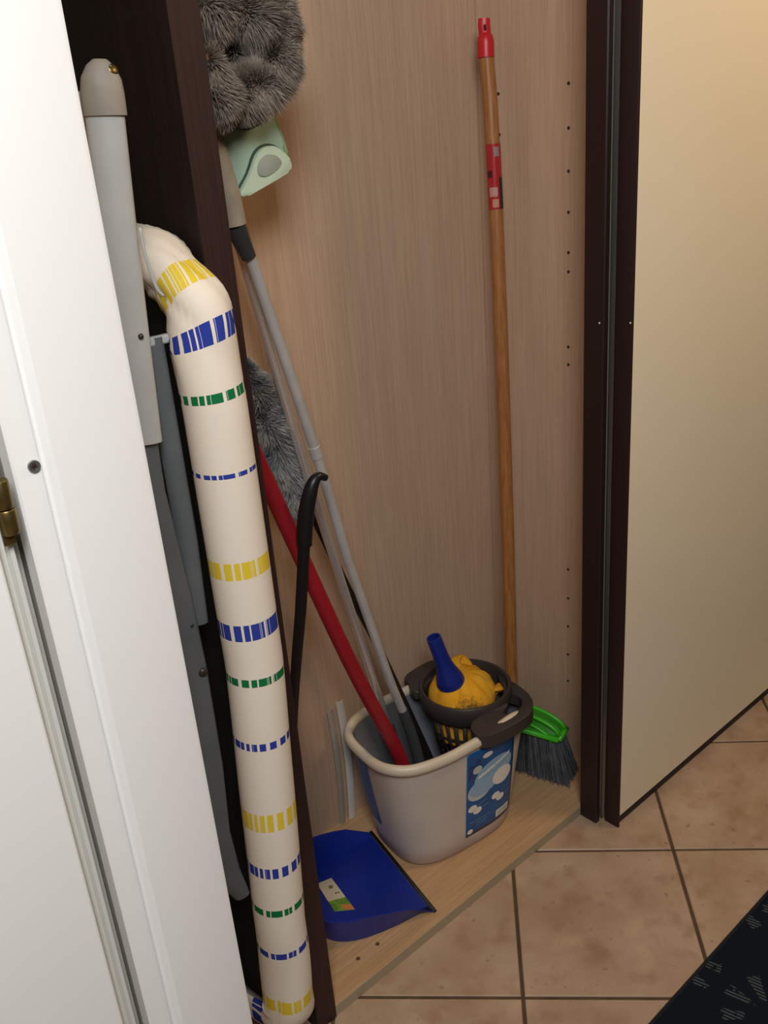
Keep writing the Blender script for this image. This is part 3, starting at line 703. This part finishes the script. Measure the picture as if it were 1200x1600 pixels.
    def stroke(u0, v0, u1, v1, w, off):
        n_ = 3; d = Vector((u1-u0, (v1-v0)*1.6)); 
        if d.length < 1e-6: return
        nrm = Vector((-d.y, d.x)).normalized()*w
        pr = None
        for k in range(n_+1):
            t = k/n_; u = u0+(u1-u0)*t; v = v0+(v1-v0)*t
            a = bm.verts.new(M2(u-nrm.x, v-nrm.y/1.6, off)); b2 = bm.verts.new(M2(u+nrm.x, v+nrm.y/1.6, off))
            if pr: bm.faces.new((pr[0], a, b2, pr[1]))
            pr = (a, b2)
    def line(u0, v0, u1, v1, nl, h, w, off):
        for k in range(nl):
            t = (k+.1)/nl; t2 = (k+.75)/nl; a = (u0+(u1-u0)*t, v0+(v1-v0)*t); b3 = (u0+(u1-u0)*t2, v0+(v1-v0)*t2)
            stroke(a[0], a[1], a[0]+.012, a[1]+h, w, off)
            stroke(a[0]+.012, a[1]+h*rnd.choice((.5, 1)), b3[0], b3[1]+h*rnd.choice((.45, .9, 0)), w, off)
            if rnd.random() < .7: stroke(b3[0], b3[1], b3[0]+.006, b3[1]+h*.55, w, off)
    line(.22, .665, .88, .775, 13, .024, .021, .0023)
    finish('title_print', bm, LW, lab)
    bm = bmesh.new(); line(.30, .625, .80, .705, 10, .018, .005, .0023); line(.72, .352, .92, .372, 6, .010, .004, .0019); line(.80, .295, .95, .312, 5, .010, .004, .0019)
    line(.23, .345, .42, .362, 6, .010, .004, .0019); line(.33, .290, .45, .303, 5, .010, .004, .0019); line(.08, .15, .48, .16, 9, .012, .004, .0015); line(.2, .12, .42, .125, 6, .012, .004, .0015); line(.2, .09, .4, .095, 6, .012, .004, .0015)
    sp_ = finish('small_print', bm, mat('label_pale_text', '#7f9bb4', .5), lab); sp_['kind'] = 'stuff'
    patch('barcode', lambda u, v: (.62+.30*u, .045+.085*v), LW, lab, .0014, 6, 3)
    bm = bmesh.new(); x = .65
    while x < .89:
        w_ = rnd.choice((.004, .007, .010)); g = [bm.verts.new(M2(x+du, .062+dv, .0019)) for du, dv in ((0, 0), (w_, 0), (w_, .052), (0, .052))]; bm.faces.new(g); x += w_+rnd.choice((.006, .009))
    finish('barcode_bars', bm, LG, lab)
    # second label on the left end
    bm = bmesh.new(); g = []
    for i in range(13):
        row = []
        for j in range(9):
            z = .088+(.232-.088)*j/8; a, b2, cx = bdim(z); t = math.radians(116+64*i/12); xx, yy = bsup(t, a+.0012, b2+.0012); X, Y = brot(xx+cx, yy); row.append(bm.verts.new((X, Y, z)))
        g.append(row)
    for i in range(12):
        for j in range(8): bm.faces.new((g[i][j], g[i+1][j], g[i+1][j+1], g[i][j+1]))
    finish('end_label', bm, mat('label_deep_blue', '#0b5aa0', .35), root, smooth=True)
bucket()

# ---------------------------------------------------------------- wringer
WC = Vector((1.040, 1.039))
def wringer():
    root = empty('mop_wringer', (WC.x, WC.y, .24), 'dark brown-grey plastic wringer basket with a finger-hole tab, hooked over the bucket rim', 'wringer')
    PW = noisy('brown_grey_plastic', '#352f2d', '#3e3835', .45, (1, 1, 1), 12, 3)
    bm = bmesh.new(); lathe(bm, [(.0830, .252), (.0862, .268), (.0862, .284), (.0835, .288), (.0790, .287), (.0765, .280), (.0740, .262), (.0700, .245), (.0725, .243), (.0790, .246)], 56, closed=True)
    bmesh.ops.translate(bm, vec=(WC.x, WC.y, 0), verts=bm.verts[:]); finish('collar', bm, PW, root, smooth=True, ang=45)
    # basket slats
    for k in range(26):
        a = 2*math.pi*k/26; c, s = math.cos(a), math.sin(a)
        bm = bmesh.new(); tube(bm, [(WC.x+c*.0715, WC.y+s*.0715, .246), (WC.x+c*.057, WC.y+s*.057, .160)], .0045, 6, flat=.5, ref=(-s, c, 0)); finish('slat', bm, PW, root, smooth=True)
    bm = bmesh.new(); lathe(bm, [(.0001, .155), (.058, .156), (.060, .166), (.055, .166), (.0001, .160)], 36); bmesh.ops.translate(bm, vec=(WC.x, WC.y, 0), verts=bm.verts[:]); finish('basket_floor', bm, PW, root, smooth=True, ang=45)
    bm = bmesh.new(); lathe(bm, [(.0650, .200), (.0665, .207), (.0632, .207), (.0620, .200)], 36, closed=True); bmesh.ops.translate(bm, vec=(WC.x, WC.y, 0), verts=bm.verts[:]); finish('basket_hoop', bm, PW, root, smooth=True, ang=45)
    # tab with finger hole
    outer = [(1.116, 1.0300), (1.1160, 1.000), (1.1120, .969), (1.1021, .9367), (1.0830, .9131), (1.0573, .9000), (1.0112, .9010), (.9675, .9092), (.951, .9240), (.960, .9500), (.985, .9620), (1.02, .9560), (1.06, .9680), (1.095, .9960)]
    hole = [(1.0800, .9790), (1.0870, .9640), (1.0880, .9480), (1.0800, .9360), (1.0688, .9290), (1.0540, .9265), (1.0400, .9290), (1.0330, .9350), (1.0330, .9410), (1.0400, .9440), (1.0500, .9470), (1.0580, .9520), (1.0650, .9620), (1.0730, .9730)]
    O = sm2(outer, 3); H = sm2(hole, 3); n = len(O)
    bm = bmesh.new()
    z0, z1 = .252, .276
    ot = [bm.verts.new((x, y, z1)) for x, y in O]; ob = [bm.verts.new((x, y, z0)) for x, y in O]
    ht = [bm.verts.new((x, y, z1-.003)) for x, y in H]; hb = [bm.verts.new((x, y, z0)) for x, y in H]
    rm = [bm.verts.new((x+(h[0]-x)*.22, y+(h[1]-y)*.22, z1+.003)) for (x, y), h in zip(O, H)]
    for i in range(n):
        j = (i+1) % n
        for A, B in ((ob, ot), (ot, rm), (rm, ht), (ht, hb), (hb, ob)): bm.faces.new((A[i], A[j], B[j], B[i]))
    finish('finger_tab', bm, PW, root, smooth=True, ang=50)
    bar = [(.9850, 1.1350), (.9890, 1.1500), (1.0271, 1.1560), (1.0750, 1.1500), (1.1000, 1.1250), (1.06, 1.112), (1.0240, 1.1060), (.975, 1.095), (.972, 1.115)]
    bm = bmesh.new(); prism(bm, sm2(bar, 3), .258, .278, .003); finish('rear_arm', bm, PW, root, smooth=True, ang=50)
wringer()

# ---------------------------------------------------------------- yellow mop head
def mop_head():
    c = Vector((1.028, 1.036, 0))
    root = empty('cloth_mop', (c.x, c.y, .25), 'yellow cloth mop head with a blue plastic socket, resting in the wringer basket', 'mop')
    YE = noisy('yellow_chamois', '#e09a1c', '#eab03a', .9, (1, 1, 1), 40, 4, coord='World', spec=.1, bump=.25)
    b = YE.node_tree.nodes['Principled BSDF']
    layer(YE, '#3d3a34', (1, 1, 1), 38, .60, .70, 3, amount=.0)
    # grime on the drooping ends : a stain with its own place
    src = b.inputs['Base Color'].links[0].from_socket; geo = N(YE, 'ShaderNodeNewGeometry')
    ds = N(YE, 'ShaderNodeVectorMath', operation='DISTANCE'); ds.inputs[1].default_value = (.996, .986, .258); L(YE, geo.outputs['Position'], ds.inputs[0])
    nz = N(YE, 'ShaderNodeTexNoise'); nz.inputs['Scale'].default_value = 110; L(YE, geo.outputs['Position'], nz.inputs['Vector'])
    ad = N(YE, 'ShaderNodeMath', operation='MULTIPLY_ADD'); ad.inputs[1].default_value = .05; L(YE, nz.outputs['Fac'], ad.inputs[0]); L(YE, ds.outputs['Value'], ad.inputs[2])
    mr = N(YE, 'ShaderNodeMapRange'); mr.inputs[1].default_value = .048; mr.inputs[2].default_value = .066; mr.inputs[3].default_value = .85; mr.inputs[4].default_value = 0; L(YE, ad.outputs[0], mr.inputs[0])
    mx = N(YE, 'ShaderNodeMix', data_type='RGBA'); mx.inputs[7].default_value = lin('#4a4430'); L(YE, mr.outputs[0], mx.inputs[0]); L(YE, src, mx.inputs[6]); L(YE, mx.outputs[2], b.inputs['Base Color'])
    bm = bmesh.new(); seg = 96; rings = []
    prof = [(.014, .318), (.024, .3175), (.035, .314), (.046, .307), (.055, .297), (.061, .284), (.0630, .271), (.0600, .259), (.0560, .246), (.0540, .232), (.0520, .212), (.0500, .192), (.040, .180), (.015, .174)]
    for q, (r, z) in enumerate(prof):
        row = []
        for k in range(seg):
            a = 2*math.pi*k/seg; f = min(1, max(0, (r-.016)/.04))
            fold = (1-abs(math.sin(a*2.5+1.3*math.sin(a*3+1)+q*.10)))**4*.9
            rr = r*(1-.10*fold*f+.06*noise.noise(Vector((math.cos(a)*2, math.sin(a)*2, z*12)))*f)
            zz = z-.010*fold*f+.007*noise.noise(Vector((math.cos(a)*3+4, math.sin(a)*3, z*20)))*f
            row.append(bm.verts.new((c.x+math.cos(a)*rr, c.y+math.sin(a)*rr, zz)))
        rings.append(row)
    for A, B in zip(rings, rings[1:]):
        for k in range(seg): bm.faces.new((A[k], A[(k+1) % seg], B[(k+1) % seg], B[k]))
    bm.faces.new(rings[0]); bm.faces.new(rings[-1])
    finish('mop_cloth', bm, YE, root, smooth=True)
    # loose looped strips
    def strip(pts, w, ref):
        bm = bmesh.new(); tube(bm, smoothpath(pts, 6), w, 14, flat=.45, ref=ref); finish('cloth_strip', bm, YE, root, smooth=True)
    strip([(1.030, 1.045, .309), (1.048, 1.072, .315), (1.066, 1.080, .311), (1.076, 1.068, .294), (1.072, 1.055, .270)], [.012]*25, (1, -.6, .3))
    strip([(1.060, .996, .284), (1.076, .990, .281), (1.086, .994, .276), (1.084, 1.004, .264), (1.072, 1.008, .250)], [.0085]*25, (.5, 1, 0))
    strip([(1.035, 1.02, .306), (1.056, 1.005, .299), (1.068, .998, .283), (1.064, 1.0, .262)], [.016]*19, (.6, .6, 0))
    # blue socket
    SB = mat('royal_blue_plastic', '#15277a', .35)
    o0 = Vector((1.001, 1.036, .312)); d = Vector((-.022, .015, .098)).normalized()
    bm = bmesh.new(); lathe(bm, [(.0001, -.004), (.0255, -.004), (.0265, .002), (.0240, .012), (.0190, .027), (.0155, .042), (.0140, .060), (.0135, .096), (.0132, .1005), (.0105, .1005), (.0100, .090), (.0098, .060), (.0001, .060)], 32)
    bmesh.ops.transform(bm, matrix=to_axis(o0, d), verts=bm.verts[:]); finish('handle_socket', bm, SB, root, smooth=True, ang=35)
mop_head()

# ---------------------------------------------------------------- wooden broom
def broom():
    root = empty('broom', (1.19, 1.04, .02), 'broom with long wooden handle, red cap and lime green head in the right corner', 'broom')
    WD = noisy('varnished_beech', '#96602f', '#ab7440', .42, (60, 60, 3), 4, 4, .3, .7, coord='World')
    layer(WD, '#7d4722', (50, 50, 2), 5, .5, .68, 3, amount=.6)
    pth = [(1.2411, 1.1219, 1.3454), (1.2425, 1.1172, 1.2777), (1.2402, 1.112, 1.2002), (1.2365, 1.1057, 1.1018), (1.2296, 1.0965, .9516), (1.2225, 1.0881, .806), (1.2065, 1.0719, .5008), (1.1901, 1.0582, .2161), (1.188, 1.055, .165)]
    h = pole('handle', pth, .0118, WD, root)
    RED = mat('red_plastic_cap', '#c01822', .4)
    bm = bmesh.new(); tube(bm, [(1.2405, 1.1213, 1.334), (1.2417, 1.1223, 1.3560), (1.2420, 1.1230, 1.3640), (1.2424, 1.1236, 1.3690)], [.0135, .0135, .0122, .0088], 20)
    tube(bm, [(1.2424, 1.1236, 1.3660), (1.2418, 1.1245, 1.3800), (1.2428, 1.125, 1.3905)], [.0095, .0098, .0092], 16, flat=.6, ref=(1, -1, 0))
    finish('hanging_cap', bm, RED, h, smooth=True, ang=40)
    bm = bmesh.new(); tube(bm, [(1.2350, 1.1170, 1.3810), (1.2365, 1.1175, 1.3745)], .0020, 8); finish('hanging_slot', bm, mat('slot_dark_red', '#4a0d12', .6), h)
    # label sleeve wrapped on the handle
    def sleeve(name, i0, i1, off, a0, a1, m):
        A = Vector(i0); B = Vector(i1); T = (B-A).normalized(); view = Vector((-1.2, -1.1, 0)); view = (view-T*view.dot(T)).normalized(); sd_ = T.cross(view)
        bm = bmesh.new(); rows = []
        for t in (0, .5, 1):
            p = A.lerp(B, t); rows.append([bm.verts.new(p+(view*math.cos(math.radians(a))+sd_*math.sin(math.radians(a)))*off) for a in [a0+(a1-a0)*k/14 for k in range(15)]])
        for X, Y in zip(rows, rows[1:]):
            for k in range(14): bm.faces.new((X[k], X[k+1], Y[k+1], Y[k]))
        return finish(name, bm, m, h, smooth=True)
    pA, pB, pC = (1.2405, 1.112, 1.205), (1.2386, 1.1090, 1.1530), (1.2366, 1.1057, 1.1030)
    LR = mat('label_red', '#a82428', .3); lbl = None
    lbl = sleeve('wrap_label', pA, pC, .0124, -110, 110, LR)
    sleeve('label_print_dark', pB, pC, .0127, -80, -35, mat('label_black', '#23231f', .4)); sleeve('label_print_dark', (1.2391, 1.1098, 1.1640), pB, .0127, 15, 60, mat('label_maroon', '#43121a', .4))
    sleeve('label_print_pale', (1.2402, 1.1117, 1.2000), (1.2396, 1.1105, 1.1850), .0127, -45, -5, mat('label_greyish', '#8e7a76', .4))
    sleeve('label_print_pale', (1.2380, 1.1080, 1.1380), (1.2376, 1.1072, 1.1230), .0127, -20, 45, mat('label_pinkish', '#bb8a80', .4)); sleeve('label_print_pale', (1.2373, 1.1068, 1.119), (1.2368, 1.106, 1.106), .0127, -25, 25, mat('label_salmon', '#c0806a', .4))
    # head, along the partition
    C = Vector((1.1800, 1.056, .135)); d = Vector((.28, -.96, 0)).normalized(); HL = .112
    n_ = Vector((-d.y, d.x, 0)); up = Vector((0, 0, 1))
    G = mat('lime_green_plastic', '#3fb51e', .4); G2 = mat('green_recess', '#2c8a18', .5)
    def hp(s, w_, z): return C+d*s+n_*w_+up*z
    slope = -.10
    bm = bmesh.new(); k = 22; rows = []
    for i in range(k+1):
        s = -HL+2*HL*i/k; t = abs(s)/HL; ht = .030*(1-t**2.6)**.6+.004; wd_ = .021*(1-.25*t**4)
        zb = -.012; r = []
        for (ww, zz) in ((-wd_*.9, zb-.004), (-wd_, zb+.006), (-wd_*.82, zb+.010), (-wd_*.6, zb+ht*.8), (-wd_*.35, zb+ht+.004), (wd_*.35, zb+ht+.004), (wd_*.6, zb+ht*.8), (wd_*.82, zb+.010), (wd_, zb+.006), (wd_*.9, zb-.004)):
            r.append(bm.verts.new(hp(s, ww, zz)))
        rows.append(r)
    for A, B in zip(rows, rows[1:]):
        for q in range(10): bm.faces.new((A[q], A[(q+1) % 10], B[(q+1) % 10], B[q]))
    bm.faces.new(rows[0]); bm.faces.new(rows[-1])
    hd = finish('broom_head', bm, G2, root, smooth=True, ang=30)
    # raised outline ribs
    bm = bmesh.new()
    def arc(w_, zo, rr, sc_=1):
        pts = [hp(s*sc_, w_, -.012+.032*(1-(abs(s)/HL)**2.6)**.6+zo) for s in [-HL+2*HL*i/30 for i in range(31)]]
        tube(bm, pts, rr*1.3, 8)
    arc(-.0150, .006, .0032); arc(.012, .006, .0032); arc(-.0195, -.010, .0026, .86)
    tube(bm, [hp(-HL, -.0205, -.012), hp(HL, -.0205, -.012)], .0058, 10); tube(bm, [hp(-HL, .0205, -.012), hp(HL, .0205, -.012)], .0050, 10)
    tube(bm, [hp(HL, -.0205, -.012), hp(HL+.002, 0, -.008), hp(HL, .0205, -.012)], .0055, 10)
    finish('head_rib', bm, G, hd, smooth=True)
    bm = bmesh.new(); tube(bm, [(1.1835, 1.0565, .140), (1.1860, 1.0570, .180)], [.017, .0145], 18); finish('handle_socket', bm, G, hd, smooth=True, ang=45)
    # bristles
    V = []; F = []; rnd = random.Random(3)
    for _ in range(6500):
        s = rnd.uniform(-HL*.97, HL*.97); w_ = rnd.uniform(-.018, .018)
        a = hp(s, w_, -.014); fl = .026*(s/HL)+rnd.uniform(-.006, .006)
        if s < -.09: fl *= .2
        e = hp(s+fl, w_*1.7+rnd.uniform(-.004, .004), 0); e.z = .0205+rnd.uniform(0, .008); e.y = min(e.y, YB-.002); e.x = min(e.x, XR-.002)
        mid = a.lerp(e, .5)+Vector((rnd.uniform(-.002, .002), rnd.uniform(-.002, .002), 0))
        wv = Vector((rnd.uniform(-1, 1), rnd.uniform(-1, 1), 0)).normalized()*.0007
        j = len(V); V += [a-wv, a+wv, mid+wv, mid-wv, e+wv*.7, e-wv*.7]; F += [(j, j+1, j+2, j+3), (j+3, j+2, j+4, j+5)]
    me = bpy.data.meshes.new('bristles'); me.from_pydata([tuple(v) for v in V], [], F)
    br = link('bristles', me, noisy('grey_bristle', '#4a4d52', '#5c5f64', .6, (1, 1, 1), 60, 2, coord='World'), root); br['kind'] = 'stuff'
broom()
